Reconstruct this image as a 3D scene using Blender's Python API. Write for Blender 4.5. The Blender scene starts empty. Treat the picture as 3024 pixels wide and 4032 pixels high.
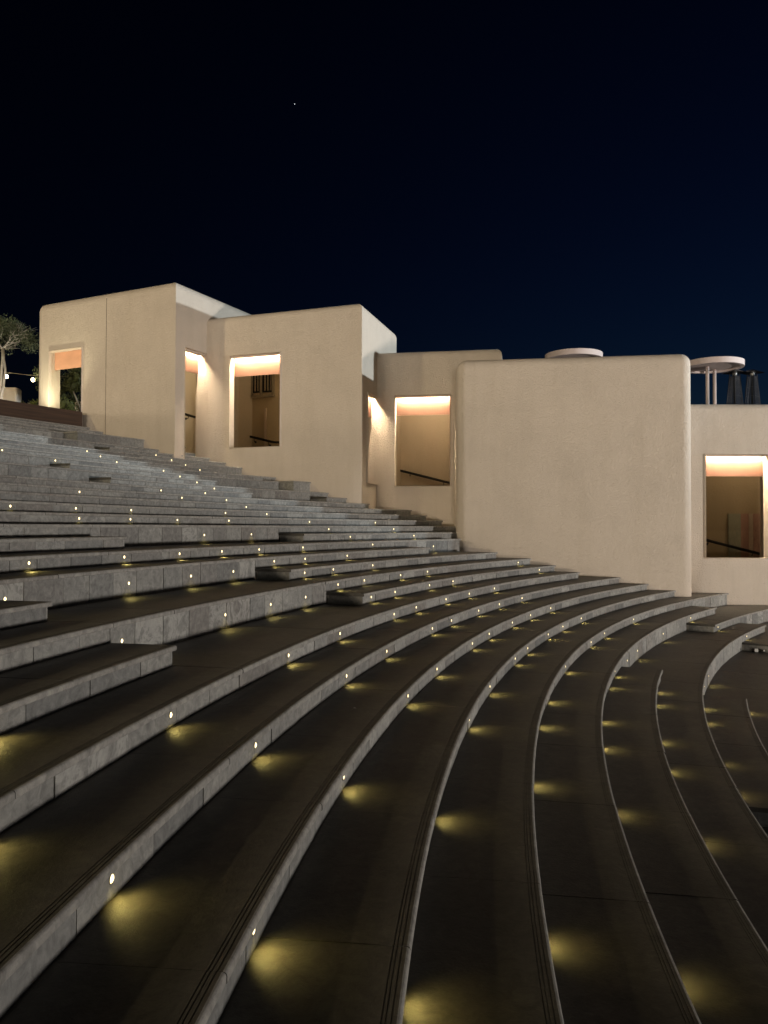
import bpy, bmesh, math, random
from mathutils import Vector, Matrix
random.seed(7)
rad = math.radians
scene = bpy.context.scene
COL = scene.collection

# ------------------------------------------------------------------ camera
ZC = 4.0                                   # eye height above the datum
PITCH, ROLL = 0.019478, 0.002788
cam = bpy.data.cameras.new('camera')
cam.sensor_fit = 'HORIZONTAL'; cam.sensor_width = 36.0
cam.lens = 36.0 * 3028.0 / 3024.0
cam.clip_start = 0.05; cam.clip_end = 3000
cam_o = bpy.data.objects.new('camera', cam); COL.objects.link(cam_o)
cam_o.matrix_world = Matrix.Translation((0, 0, ZC)) @ Matrix.Rotation(rad(90) + PITCH, 4, 'X') @ Matrix.Rotation(ROLL, 4, 'Z')
scene.camera = cam_o

# ------------------------------------------------------------------ night sky
world = bpy.data.worlds.new('World'); scene.world = world; world.use_nodes = True
wn, wl = world.node_tree.nodes, world.node_tree.links
bg = wn['Background']
sky = wn.new('ShaderNodeTexSky'); sky.sky_type = 'NISHITA'; sky.sun_disc = False
sky.sun_elevation = rad(-3.5); sky.sun_rotation = rad(48); sky.altitude = 200
sky.air_density = 1.0; sky.dust_density = 0.3; sky.ozone_density = 3.0
gam = wn.new('ShaderNodeGamma'); gam.inputs[1].default_value = 1.55      # night contrast of the twilight sky
tint = wn.new('ShaderNodeMix'); tint.data_type = 'RGBA'; tint.blend_type = 'MULTIPLY'; tint.inputs[0].default_value = 1.0
tint.inputs[7].default_value = (1.8, 3.0, 2.0, 1)
wl.new(sky.outputs[0], gam.inputs[0]); wl.new(gam.outputs[0], tint.inputs[6]); wl.new(tint.outputs[2], bg.inputs[0])
bg.inputs[1].default_value = 0.15

# ------------------------------------------------------------------ flood lamps of the place and an added front fill
def lamp(name, kind, loc, energy, color, size=0.3, **kw):
    d = bpy.data.lights.new(name, kind); d.energy = energy; d.color = color
    if kind in ('POINT', 'SPOT'): d.shadow_soft_size = size
    for k, v in kw.items(): setattr(d, k, v)
    o = bpy.data.objects.new(name, d); COL.objects.link(o)
    o.location = (loc[0], loc[1], loc[2] + ZC)
    return o
def aim(o, target):
    o.rotation_euler = (Vector((target[0], target[1], target[2] + ZC)) - o.location).to_track_quat('-Z', 'Y').to_euler()
aim(lamp('stage_flood', 'SPOT', (36, -3, -2.3), 34000, (1.0, 0.91, 0.83), 0.8, spot_size=rad(84), spot_blend=1.0), (4.0, 18.5, 0.5))
for i_, (x_, y_) in enumerate(((-18.5, 1.5), (-21.5, 7.5), (-16.5, -4.5), (-15.5, -10.0))):
    lamp('terrace_bollard_lamp', 'POINT', (x_, y_, 3.75), (2100, 1800, 2800, 4000)[i_], (1.0, 0.84, 0.64), (0.9, 0.35, 0.9, 0.9)[i_])
lamp('added_front_fill', 'POINT', (0.3, -24, -2.4), 13000, (1.0, 0.86, 0.70), 1.0)  # added fill without a known source, brightens the recessed third block
aim(lamp('pole_spot_cool', 'SPOT', (44, 18, 5.0), 62000, (0.82, 0.94, 1.0), 0.4, spot_size=rad(28), spot_blend=1.0), (-4.5, 22.0, 7.8))
lamp('terrace_lamp', 'POINT', (-24, 5, 10.0), 3500, (1.0, 0.80, 0.42), 0.35)

# ------------------------------------------------------------------ colour management
vs = scene.view_settings
vs.view_transform = 'Standard'; vs.look = 'None'; vs.exposure = 0.0; vs.gamma = 1.0
vs.use_curve_mapping = False
scene.cycles.use_denoising = True
scene.cycles.max_bounces = 6
scene.cycles.sample_clamp_indirect = 4.0

# ------------------------------------------------------------------ geometry of the amphitheatre
CX, CY = 28.1717, -0.4121
R0, TT, Z0, H = 25.6674, 0.5161, -2.22602, 0.15
def Rk(k): return R0 + TT * k
def Zk(k): return Z0 + H * k + ZC
def P2(r, ph):
    a = rad(ph); return (CX + r * math.cos(a), CY + r * math.sin(a))

# ------------------------------------------------------------------ materials
def new_mat(name):
    m = bpy.data.materials.new(name); m.use_nodes = True
    nt = m.node_tree; b = nt.nodes['Principled BSDF']
    return m, nt, b
def N(nt, t, **kw):
    n = nt.nodes.new(t)
    for k, v in kw.items():
        if hasattr(n, k): setattr(n, k, v)
        else: n.inputs[k].default_value = v
    return n
def ramp(nt, src, stops):
    r = nt.nodes.new('ShaderNodeValToRGB')
    e = r.color_ramp.elements
    while len(e) < len(stops): e.new(0.5)
    for i, (p, c) in enumerate(stops):
        e[i].position = p; e[i].color = (*c, 1) if len(c) == 3 else c
    nt.links.new(src, r.inputs[0]); return r
def mix(nt, a, b, f, mode='MIX'):
    m = nt.nodes.new('ShaderNodeMix'); m.data_type = 'RGBA'; m.blend_type = mode
    for s, v in ((m.inputs[0], f), (m.inputs[6], a), (m.inputs[7], b)):
        if hasattr(v, 'is_linked'): nt.links.new(v, s)
        elif isinstance(v, (tuple, list)): s.default_value = (*v, 1)
        else: s.default_value = v
    return m.outputs[2]

def stone_mat(name, dark, mid, light, brown, rough=0.72, vein=1.0, bump=0.35, stain=0.0):
    m, nt, b = new_mat(name)
    tc = N(nt, 'ShaderNodeTexCoord'); oi = N(nt, 'ShaderNodeObjectInfo')
    off = N(nt, 'ShaderNodeVectorMath', operation='SCALE'); off.inputs[0].default_value = (37, 91, 53)
    nt.links.new(oi.outputs['Random'], off.inputs['Scale'])
    add = N(nt, 'ShaderNodeVectorMath', operation='ADD')
    nt.links.new(tc.outputs['Object'], add.inputs[0]); nt.links.new(off.outputs[0], add.inputs[1])
    v = add.outputs[0]
    base = ramp(nt, oi.outputs['Random'], [(0.0, dark), (0.12, mid), (0.45, light), (0.7, mid), (1.0, brown)])
    n1 = N(nt, 'ShaderNodeTexNoise', Scale=13.0, Detail=9.0, Roughness=0.74, Distortion=0.7)
    nt.links.new(v, n1.inputs['Vector'])
    n2 = N(nt, 'ShaderNodeTexNoise', Scale=3.4, Detail=8.0, Roughness=0.72, Distortion=1.2)
    nt.links.new(v, n2.inputs['Vector'])
    vr = ramp(nt, n2.outputs['Fac'], [(0.0, (0, 0, 0)), (0.42, (0, 0, 0)), (0.5, (1, 1, 1)), (0.58, (0, 0, 0)), (1.0, (0, 0, 0))])
    mot = ramp(nt, n1.outputs['Fac'], [(0.28, (0.50, 0.50, 0.50)), (0.5, (0.95, 0.95, 0.95)), (0.72, (1.48, 1.47, 1.43))])
    c = mix(nt, base.outputs[0], mot.outputs[0], 1.0, 'MULTIPLY')
    if stain:
        tw = N(nt, 'ShaderNodeTexNoise', Scale=1.7, Detail=7.0, Roughness=0.62, Distortion=0.6); nt.links.new(tc.outputs['Object'], tw.inputs['Vector'])
        sr = ramp(nt, tw.outputs['Fac'], [(0.30, (1 - stain,) * 3), (0.5, (1.0,) * 3), (0.72, (1 + stain * 0.8,) * 3)])
        c = mix(nt, c, sr.outputs[0], 1.0, 'MULTIPLY')
        sp = N(nt, 'ShaderNodeTexVoronoi', Scale=2.3); nt.links.new(tc.outputs['Object'], sp.inputs['Vector'])
        sg = ramp(nt, sp.outputs['Distance'], [(0.0, (0.35,) * 3), (0.035, (0.45,) * 3), (0.055, (1.0,) * 3)])
        c = mix(nt, c, sg.outputs[0], 1.0, 'MULTIPLY')
    # only some stones carry strong veins
    sel = N(nt, 'ShaderNodeMath', operation='FRACT')
    ml = N(nt, 'ShaderNodeMath', operation='MULTIPLY'); ml.inputs[1].default_value = 7.31
    nt.links.new(oi.outputs['Random'], ml.inputs[0]); nt.links.new(ml.outputs[0], sel.inputs[0])
    st = ramp(nt, sel.outputs[0], [(0.5, (0.03,) * 3), (0.8, (0.28 * vein,) * 3), (0.97, (0.6 * vein,) * 3)])
    vm = N(nt, 'ShaderNodeMath', operation='MULTIPLY')
    nt.links.new(vr.outputs[0], vm.inputs[0]); nt.links.new(st.outputs[0], vm.inputs[1])
    c = mix(nt, c, tuple(min(1, x * 1.75) for x in light), vm.outputs[0])
    nt.links.new(c, b.inputs['Base Color'])
    n3 = N(nt, 'ShaderNodeTexNoise', Scale=60.0, Detail=6.0, Roughness=0.7)
    nt.links.new(v, n3.inputs['Vector'])
    bp = N(nt, 'ShaderNodeBump', Strength=bump, Distance=0.004)
    nt.links.new(n3.outputs['Fac'], bp.inputs['Height'])
    nt.links.new(bp.outputs[0], b.inputs['Normal'])
    b.inputs['Roughness'].default_value = rough
    b.inputs['Specular IOR Level'].default_value = 0.35
    return m
M = {}
M['riser'] = stone_mat('riser_sandstone', (0.165, 0.168, 0.165), (0.225, 0.228, 0.220), (0.282, 0.281, 0.264), (0.212, 0.203, 0.190))
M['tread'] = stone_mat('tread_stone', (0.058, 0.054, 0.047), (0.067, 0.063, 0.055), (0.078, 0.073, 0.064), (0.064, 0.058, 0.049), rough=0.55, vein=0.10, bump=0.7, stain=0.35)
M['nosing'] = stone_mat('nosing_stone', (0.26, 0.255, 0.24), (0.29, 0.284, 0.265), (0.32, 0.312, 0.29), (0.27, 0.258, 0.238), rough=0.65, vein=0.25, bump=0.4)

m, nt, b = new_mat('step_core_concrete'); b.inputs['Base Color'].default_value = (0.10, 0.095, 0.085, 1)
n = N(nt, 'ShaderNodeTexNoise', Scale=18.0, Detail=6.0)
nt.links.new(ramp(nt, n.outputs['Fac'], [(0.3, (0.38, 0.37, 0.33)), (0.7, (0.50, 0.48, 0.43))]).outputs[0], b.inputs['Base Color'])
b.inputs['Roughness'].default_value = 0.9; M['core'] = m

def stucco(name, col, strength=0.55, scale=9.0):
    m, nt, b = new_mat(name)
    tc = N(nt, 'ShaderNodeTexCoord')
    n0 = N(nt, 'ShaderNodeTexNoise', Scale=1.1, Detail=4.0, Roughness=0.55)
    nt.links.new(tc.outputs['Object'], n0.inputs['Vector'])
    cr = ramp(nt, n0.outputs['Fac'], [(0.3, tuple(c * 0.95 for c in col)), (0.5, col), (0.72, tuple(min(1, c * 1.03) for c in col))])
    nst = N(nt, 'ShaderNodeTexNoise', Scale=2.2, Detail=6.0, Roughness=0.7)
    mp = N(nt, 'ShaderNodeMapping'); mp.inputs['Scale'].default_value = (1.3, 1.3, 0.16)
    nt.links.new(tc.outputs['Object'], mp.inputs[0]); nt.links.new(mp.outputs[0], nst.inputs['Vector'])
    stx = ramp(nt, nst.outputs['Fac'], [(0.30, (0.95, 0.945, 0.93)), (0.55, (1, 1, 1))])
    nt.links.new(mix(nt, cr.outputs[0], stx.outputs[0], 1.0, 'MULTIPLY'), b.inputs['Base Color'])
    n1 = N(nt, 'ShaderNodeTexNoise', Scale=scale, Detail=2.5, Roughness=0.45, Distortion=1.9)
    nt.links.new(tc.outputs['Object'], n1.inputs['Vector'])
    rdg = ramp(nt, n1.outputs['Fac'], [(0.30, (0, 0, 0)), (0.50, (1, 1, 1)), (0.70, (0, 0, 0))])
    n2 = N(nt, 'ShaderNodeTexNoise', Scale=70.0, Detail=4.0)
    nt.links.new(tc.outputs['Object'], n2.inputs['Vector'])
    a = N(nt, 'ShaderNodeMath', operation='MULTIPLY_ADD'); a.inputs[1].default_value = 0.12
    nt.links.new(n2.outputs['Fac'], a.inputs[0]); nt.links.new(rdg.outputs[0], a.inputs[2])
    bp = N(nt, 'ShaderNodeBump', Strength=strength, Distance=0.021)
    nt.links.new(a.outputs[0], bp.inputs['Height']); nt.links.new(bp.outputs[0], b.inputs['Normal'])
    b.inputs['Roughness'].default_value = 0.85; b.inputs['Specular IOR Level'].default_value = 0.2
    return m
M['stucco'] = stucco('cream_stucco', (0.665, 0.585, 0.495), 0.6, 14.0)
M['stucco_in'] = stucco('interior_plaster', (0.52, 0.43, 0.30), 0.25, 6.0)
M['terrace_white'] = stucco('canopy_plaster', (0.66, 0.56, 0.53), 0.1, 12.0)

def simple(name, col, rough=0.6, metal=0.0, var=0.15, scale=12.0, emit=None, es=0.0):
    m, nt, b = new_mat(name)
    n = N(nt, 'ShaderNodeTexNoise', Scale=scale, Detail=5.0)
    lo = tuple(c * (1 - var) for c in col); hi = tuple(min(1, c * (1 + var)) for c in col)
    nt.links.new(ramp(nt, n.outputs['Fac'], [(0.3, lo), (0.7, hi)]).outputs[0], b.inputs['Base Color'])
    b.inputs['Roughness'].default_value = rough; b.inputs['Metallic'].default_value = metal
    if emit: b.inputs['Emission Color'].default_value = (*emit, 1); b.inputs['Emission Strength'].default_value = es
    return m
M['film'] = simple('salmon_film', (0.23, 0.118, 0.080), 0.4, 0, 0.06, 3.0)
M['film_backlit'] = simple('salmon_film_backlit', (0.62, 0.33, 0.21), 0.4, 0, 0.08, 3.0)  # same film, its light from behind put into a paler colour
M['black'] = simple('black_metal', (0.012, 0.011, 0.012), 0.45, 0.3)
M['heater'] = simple('heater_black_metal', (0.020, 0.020, 0.024), 0.4, 0.5)
M['grille'] = simple('heater_grille', (0.075, 0.075, 0.08), 0.5, 0.6)
M['corten'] = simple('corten_steel', (0.060, 0.034, 0.022), 0.8, 0.0, 0.35, 9.0)
M['bark'] = simple('bark', (0.30, 0.27, 0.22), 0.85, 0, 0.3, 20.0)
M['leaf'] = simple('leaf_green', (0.070, 0.085, 0.038), 0.6, 0, 0.5, 6.0)
M['leaf2'] = simple('leaf_olive', (0.075, 0.085, 0.025), 0.6, 0, 0.5, 6.0)
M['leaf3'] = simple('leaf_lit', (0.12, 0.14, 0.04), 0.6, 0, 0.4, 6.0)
M['frame'] = simple('window_frame_paint', (0.30, 0.26, 0.20), 0.5)
M['dark_glass'] = simple('dark_window_glass', (0.010, 0.009, 0.008), 0.15)
M['wire'] = simple('cable', (0.10, 0.08, 0.05), 0.7)
M['plastic'] = simple('white_plastic', (0.75, 0.75, 0.72), 0.35)
M['housing'] = simple('brushed_housing', (0.25, 0.24, 0.22), 0.4, 0.7)
M['sage'] = simple('sage_paint', (0.40, 0.41, 0.33), 0.6)
M['rose'] = simple('rose_paint', (0.50, 0.31, 0.26), 0.6)
M['pale'] = simple('pale_paint', (0.60, 0.49, 0.41), 0.6)

def emit_mat(name, col, s):
    m = bpy.data.materials.new(name); m.use_nodes = True; nt = m.node_tree
    nt.nodes.remove(nt.nodes['Principled BSDF'])
    e = N(nt, 'ShaderNodeEmission'); e.inputs[0].default_value = (*col, 1); e.inputs[1].default_value = s
    nt.links.new(e.outputs[0], nt.nodes['Material Output'].inputs[0]); return m
M['lens'] = emit_mat('step_light_lens', (1.0, 0.80, 0.42), 3.6)
M['led'] = emit_mat('led_strip', (1.0, 0.80, 0.55), 800.0)
M['bulb'] = emit_mat('bulb_glow', (1.0, 0.80, 0.45), 60.0)
M['star'] = emit_mat('star_glow', (0.9, 0.95, 1.0), 2.0)

m = bpy.data.materials.new('clear_glass'); m.use_nodes = True; nt = m.node_tree
nt.nodes.remove(nt.nodes['Principled BSDF'])
tr = N(nt, 'ShaderNodeBsdfTransparent'); tr.inputs[0].default_value = (0.74, 0.71, 0.65, 1)
gl = N(nt, 'ShaderNodeBsdfGlossy'); gl.inputs['Roughness'].default_value = 0.02
fr = N(nt, 'ShaderNodeFresnel'); fr.inputs[0].default_value = 1.5
ms = N(nt, 'ShaderNodeMixShader')
nt.links.new(fr.outputs[0], ms.inputs[0]); nt.links.new(tr.outputs[0], ms.inputs[1]); nt.links.new(gl.outputs[0], ms.inputs[2])
nt.links.new(ms.outputs[0], nt.nodes['Material Output'].inputs[0]); M['glass'] = m

# ------------------------------------------------------------------ object helpers
def empty(name, loc):
    o = bpy.data.objects.new(name, None); COL.objects.link(o); o.location = loc
    o.empty_display_size = 0.2; return o
def tag(o, label, cat=None, group=None, kind=None):
    o['label'] = label
    if cat: o['category'] = cat
    if group: o['group'] = group
    if kind: o['kind'] = kind
    return o
def link(name, me, mat, parent=None):
    o = bpy.data.objects.new(name, me); COL.objects.link(o)
    if mat is not None and not me.materials: me.materials.append(mat)
    if parent is not None:
        o.parent = parent
        o.matrix_parent_inverse = Matrix.Translation(parent_world(parent)).inverted()
    return o
def parent_world(p):
    v = Vector((0, 0, 0))
    if p.parent is None: v = Vector(p.location)
    return v
def obj(name, bm, mat, parent=None, smooth=False):
    me = bpy.data.meshes.new(name); bm.to_mesh(me); bm.free()
    if smooth:
        for p in me.polygons: p.use_smooth = True
    return link(name, me, mat, parent)
def add_box(bm, lo, hi):
    vs_ = [bm.verts.new((x, y, z)) for z in (lo[2], hi[2]) for x, y in ((lo[0], lo[1]), (hi[0], lo[1]), (hi[0], hi[1]), (lo[0], hi[1]))]
    for f in ((3, 2, 1, 0), (4, 5, 6, 7), (0, 1, 5, 4), (1, 2, 6, 5), (2, 3, 7, 6), (3, 0, 4, 7)):
        bm.faces.new([vs_[i] for i in f])
def add_obox(bm, o, ux, uy, uz, lo, hi):
    o, ux, uy, uz = map(Vector, (o, ux, uy, uz))
    def q(a, b_, c): return bm.verts.new(o + ux * a + uy * b_ + uz * c)
    vs_ = [q(a, b_, c) for c in (lo[2], hi[2]) for a, b_ in ((lo[0], lo[1]), (hi[0], lo[1]), (hi[0], hi[1]), (lo[0], hi[1]))]
    for f in ((3, 2, 1, 0), (4, 5, 6, 7), (0, 1, 5, 4), (1, 2, 6, 5), (2, 3, 7, 6), (3, 0, 4, 7)):
        bm.faces.new([vs_[i] for i in f])
def add_tube(bm, pts, radii, seg=8, cap=True):
    pts = [Vector(p) for p in pts]
    if not isinstance(radii, (list, tuple)): radii = [radii] * len(pts)
    rings = []
    for i, p in enumerate(pts):
        d = (pts[min(i + 1, len(pts) - 1)] - pts[max(i - 1, 0)]).normalized()
        a = d.orthogonal().normalized() if i == 0 else (prev - d * prev.dot(d)).normalized()
        prev = a; b_ = d.cross(a)
        rings.append([bm.verts.new(p + (a * math.cos(t) + b_ * math.sin(t)) * radii[i]) for t in [2 * math.pi * j / seg for j in range(seg)]])
    for r, s in zip(rings, rings[1:]):
        for j in range(seg):
            bm.faces.new((r[j], r[(j + 1) % seg], s[(j + 1) % seg], s[j]))
    if cap:
        bm.faces.new(list(reversed(rings[0]))); bm.faces.new(rings[-1])
def arc_prism(bm, prof, pa, pb, nseg):
    """profile = [(radius, z)...] counter-clockwise seen along increasing angle, swept from pa to pb degrees"""
    rings = []
    for i in range(nseg + 1):
        ph = pa + (pb - pa) * i / nseg
        rings.append([bm.verts.new((*P2(r, ph), z)) for r, z in prof])
    n = len(prof)
    for a, b_ in zip(rings, rings[1:]):
        for j in range(n):
            bm.faces.new((a[j], b_[j], b_[(j + 1) % n], a[(j + 1) % n]))
    bm.faces.new(rings[0]); bm.faces.new(list(reversed(rings[-1])))

def ordw(n):
    w = ['zeroth', 'first', 'second', 'third', 'fourth', 'fifth', 'sixth', 'seventh', 'eighth', 'ninth', 'tenth', 'eleventh', 'twelfth', 'thirteenth',
         'fourteenth', 'fifteenth', 'sixteenth', 'seventeenth', 'eighteenth', 'nineteenth', 'twentieth']
    if n <= 20: return w[n]
    t = {2: 'twenty', 3: 'thirty', 4: 'forty'}[n // 10]
    return {20: 'twentieth', 30: 'thirtieth', 40: 'fortieth'}[n] if n % 10 == 0 else t + '-' + w[n % 10]

# ------------------------------------------------------------------ view test (which pieces can be seen at all)
cmat = cam_o.matrix_world.inverted()
def in_view(pts, m=0.06):
    xs, ys = [], []
    for p in pts:
        q = cmat @ Vector(p)
        if q.z > -0.3: continue
        xs.append(q.x / -q.z); ys.append(q.y / -q.z)
    if not xs: return False
    return max(xs) > -0.4994 - m and min(xs) < 0.4994 + m and max(ys) > -0.666 - m and min(ys) < 0.666 + m

# ------------------------------------------------------------------ the steps
KMIN, KMAX, PHMAX = -3, 34, 192.0
END = {-3: 128, -2: 128, -1: 128, 0: 128, 1: 139.7, 2: 128, 3: 139.6, 4: 128, 5: 138.8, 6: 139.6, 7: 140.4, 8: 142.6, 9: 142.9, 10: 143.3, 11: 144.6, 12: 148.6,
       13: 144.4, 14: 143.0, 15: 141.6, 16: 141.6, 17: 141.6, 18: 141.6, 19: 143.6, 20: 143.6, 21: 143.6, 22: 150.1, 23: 142.8, 24: 144.4, 25: 147.9,
       26: 144.8, 27: 145.2, 28: 145.2, 29: 145.4, 30: 190, 31: 145.2, 32: 145.5, 33: 145.5, 34: 145.5}
MISS = {0: [(144.0, 155.9), (165.35, PHMAX)], 2: [(144.0, 155.9)], 9: [(159.7, 168.4)], 11: [(159.85, 168.4)], 14: [(154.2, 162.4)], 20: [(145.5, 150.0)],
        21: [(155.9, PHMAX)], 23: [(155.9, PHMAX)], 28: [(150.8, 153.6)], 30: [(140, PHMAX)]}
def exists(k, ph):
    if k < KMIN: return True
    if k > KMAX: return False
    if ph < END[k] or ph > PHMAX: return False
    return not any(a < ph < b_ for a, b_ in MISS.get(k, []))
breaks = sorted({128.0, PHMAX} | {float(v) for v in END.values() if 128 <= v <= PHMAX} | {float(x) for l in MISS.values() for p in l for x in p})
OVER, TH = 0.028, 0.037
GROOVE = True
def tread_profile(k, rback, groove, dr=0.0):
    r, z = Rk(k) + dr, Zk(k)
    p = [(r + 0.004, z - TH), (r, z - TH + 0.005), (r, z - 0.013), (r + 0.0025, z - 0.006), (r + 0.007, z - 0.002), (r + 0.014, z)]
    if groove:
        for g in (0.030, 0.047, 0.060):
            p += [(r + g - 0.0022, z), (r + g - 0.0016, z - 0.003), (r + g + 0.0016, z - 0.003), (r + g + 0.0022, z)]
    p += [(rback, z), (rback, z - TH)]
    return list(reversed(p))
steps = {}
for k in range(KMIN, KMAX + 1):
    base = empty('stone_step', (*P2(Rk(k), 160), Zk(k) - H))
    vis = k + 1
    lab = ('curved grey stone step, %s up from the lowest step edge at the right side' % ordw(vis)) if vis >= 1 else \
        'curved dark stone step below the lowest lit edge at the right side'
    tag(base, lab, kind='structure'); steps[k] = base
    segs = [(a, b_) for a, b_ in zip(breaks, breaks[1:]) if b_ - a > 1e-6 and exists(k, (a + b_) / 2)]
    # ---- core, one mesh below the slabs
    core = bmesh.new(); far = bmesh.new(); nfar = 0; farr = bmesh.new(); nfarr = 0
    seg2 = []
    for a, b_ in segs:
        mid = (a + b_) / 2
        kl = k - 1
        while not exists(kl, mid): kl -= 1
        ku = k + 1
        while ku <= KMAX and not exists(ku, mid): ku += 1
        rb = Rk(min(ku, k + 5)) + 0.05 if ku <= KMAX else Rk(k) + 1.2
        if k == KMAX: rb = Rk(k) + 1.2
        if seg2 and abs(seg2[-1][1] - a) < 1e-6 and seg2[-1][2:] == (kl, rb): seg2[-1] = (seg2[-1][0], b_, kl, rb)
        else: seg2.append((a, b_, kl, rb))
    for a, b_, kl, rb in seg2:
        zl = Zk(kl)
        endL = not exists(k, b_ + 0.05) and b_ < PHMAX - 0.1     # free end towards larger angles
        endR = not exists(k, a - 0.05) and a > 128.1
        e_over = math.degrees(0.036 / Rk(k))
        ca, cb = a + (e_over if endR else 0), b_ - (e_over if endL else 0)
        nn = max(2, int((b_ - a) / 0.9))
        arc_prism(core, [(Rk(k) + OVER + 0.007, Zk(k) - TH - 0.001), (Rk(k) + OVER + 0.007, zl - 0.05), (rb - 0.004, zl - 0.05), (rb - 0.004, Zk(k) - TH - 0.001)], ca + 1e-3, cb - 1e-3, nn)
        # ---- tread slabs
        ph = a; first = True
        while ph < b_ - 1e-6:
            w = math.degrees(random.uniform(1.05, 1.5) / Rk(k))
            q = min(b_, ph + w)
            if b_ - q < w * 0.35: q = b_
            g = math.degrees(0.004 / Rk(k))
            qa = ph + (0 if first and endR else g * 0.5); qb = q - (0 if q == b_ and endL else g * 0.5)
            corners = [(*P2(Rk(k), x), Zk(k)) for x in (qa, (qa + qb) / 2, qb)] + [(*P2(rb, x), Zk(k)) for x in (qa, qb)]
            if in_view(corners):
                bm = bmesh.new(); dz = random.uniform(-0.0012, 0.0012)
                arc_prism(bm, [(r, z + dz) for r, z in tread_profile(k, rb, GROOVE and k <= 12, random.uniform(-0.003, 0.003))], qa, qb, 5 if k <= 12 else 3)
                bm.normal_update()
                for f in bm.faces:                      # light on the front edge is put into a paler stone colour
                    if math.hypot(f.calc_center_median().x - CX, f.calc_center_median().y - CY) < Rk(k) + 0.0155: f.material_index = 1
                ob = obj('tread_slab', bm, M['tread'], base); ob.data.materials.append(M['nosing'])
            else:
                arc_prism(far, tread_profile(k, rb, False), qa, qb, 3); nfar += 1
            ph = q; first = False
        # ---- riser stones
        ph = ca
        dbl = (k - kl) >= 2
        while ph < cb - 1e-6:
            w = math.degrees((random.uniform(0.34, 0.56) if dbl else random.choice((0.40, 0.47, 0.55, 0.62)) * random.uniform(0.9, 1.1)) / Rk(k))
            q = min(cb, ph + w)
            if cb - q < w * 0.35: q = cb
            g = math.degrees(0.008 / Rk(k))
            rr = Rk(k) + OVER + random.uniform(-0.0035, 0.0035)
            prof = [(rr, Zk(k) - TH - 0.003), (rr, zl + 0.0015), (rr + 0.03, zl + 0.0015), (rr + 0.03, Zk(k) - TH - 0.003)]
            pa, pb = ph + g * 0.5, q - g * 0.5
            if in_view([(*P2(rr, x), z) for x in (pa, pb) for z in (zl, Zk(k))]):
                bm = bmesh.new(); arc_prism(bm, prof, pa, pb, 2); obj('riser_stone', bm, M['riser'], base)
            else:
                arc_prism(farr, prof, pa, pb, 2); nfarr += 1
            ph = q
        # ---- end face slabs
        for flag, pe, sgn in ((endL, cb, 1), (endR, ca, -1)):
            if not flag: continue
            bm = bmesh.new(); d = math.degrees(0.022 / Rk(k))
            lo_, hi_ = sorted((pe + 0.0005 * sgn, pe + d * sgn * 0.9))
            arc_prism(bm, [(Rk(k) + OVER + 0.002, Zk(k) - TH - 0.003), (Rk(k) + OVER + 0.002, zl + 0.0015), (rb - 0.055, zl + 0.0015), (rb - 0.055, Zk(k) - TH - 0.003)], lo_, hi_, 1)
            obj('end_stone', bm, M['riser'], base)
    o = obj('step_core', core, M['core'], base)
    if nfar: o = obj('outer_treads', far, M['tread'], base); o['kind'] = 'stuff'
    else: far.free()
    if nfarr: o = obj('outer_risers', farr, M['riser'], base); o['kind'] = 'stuff'
    else: farr.free()
# two deep seat blocks against the building
for nm, kk, pa, pb, lab in (('seat_block', 22, 142.8, 145.7, 'deep stone seat block standing against the middle stucco building'),
                            ('seat_block', 30, 146.0, 151.0, 'deep stone seat block below the rusty planter by the tallest building')):
    base = empty(nm, (*P2(Rk(kk), pb), Zk(kk - 1)))
    tag(base, lab, 'seat', 'deep stone seat blocks')
    zt, zl, rb = Zk(kk + 1), Zk(kk - 1), Rk(kk + 1) + 0.03
    ph = pa
    while ph < pb - 1e-6:
        q = min(pb, ph + math.degrees(1.2 / Rk(kk)));
        if pb - q < 0.6: q = pb
        bm = bmesh.new(); arc_prism(bm, [(rb, zt - TH), (rb, zt + 0.001), (Rk(kk) + 0.006, zt + 0.001), (Rk(kk), zt - 0.007), (Rk(kk), zt - TH + 0.004), (Rk(kk) + 0.004, zt - TH)], ph + 0.002, q - 0.002, 3)
        obj('top_slab', bm, M['nosing'], base); ph = q
    ph = pa; e = math.degrees(0.036 / Rk(kk))
    while ph < pb - e - 1e-6:
        q = min(pb - e, ph + math.degrees(random.uniform(0.45, 0.7) / Rk(kk)))
        if pb - e - q < 0.35: q = pb - e
        bm = bmesh.new(); arc_prism(bm, [(Rk(kk) + OVER, zt - TH - 0.003), (Rk(kk) + OVER, zl + 0.002), (rb - 0.01, zl + 0.002), (rb - 0.01, zt - TH - 0.003)], ph + 0.003, q - 0.003, 2)
        obj('front_stone', bm, M['riser'], base); ph = q

# ------------------------------------------------------------------ ground, stage and terrace
bm = bmesh.new()
bmesh.ops.create_circle(bm, cap_ends=True, segments=64, radius=900)
for v in bm.verts: v.co += Vector((CX, CY, Zk(KMIN) - 0.32))
tag(obj('ground', bm, M['core']), 'dark paved ground below the curved steps', kind='structure')
bm = bmesh.new()
arc_prism(bm, [(Rk(KMAX) + 1.15, Zk(KMAX) - 0.02), (Rk(KMAX) + 1.15, Zk(KMAX) - 0.8), (80, Zk(KMAX) - 0.8), (80, Zk(KMAX) - 0.02)], 145.5, PHMAX, 60)
bmesh.ops.recalc_face_normals(bm, faces=bm.faces)
tag(obj('terrace_pavement', bm, M['tread']), 'upper terrace pavement behind the planter at the top of the steps', kind='structure')

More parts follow.
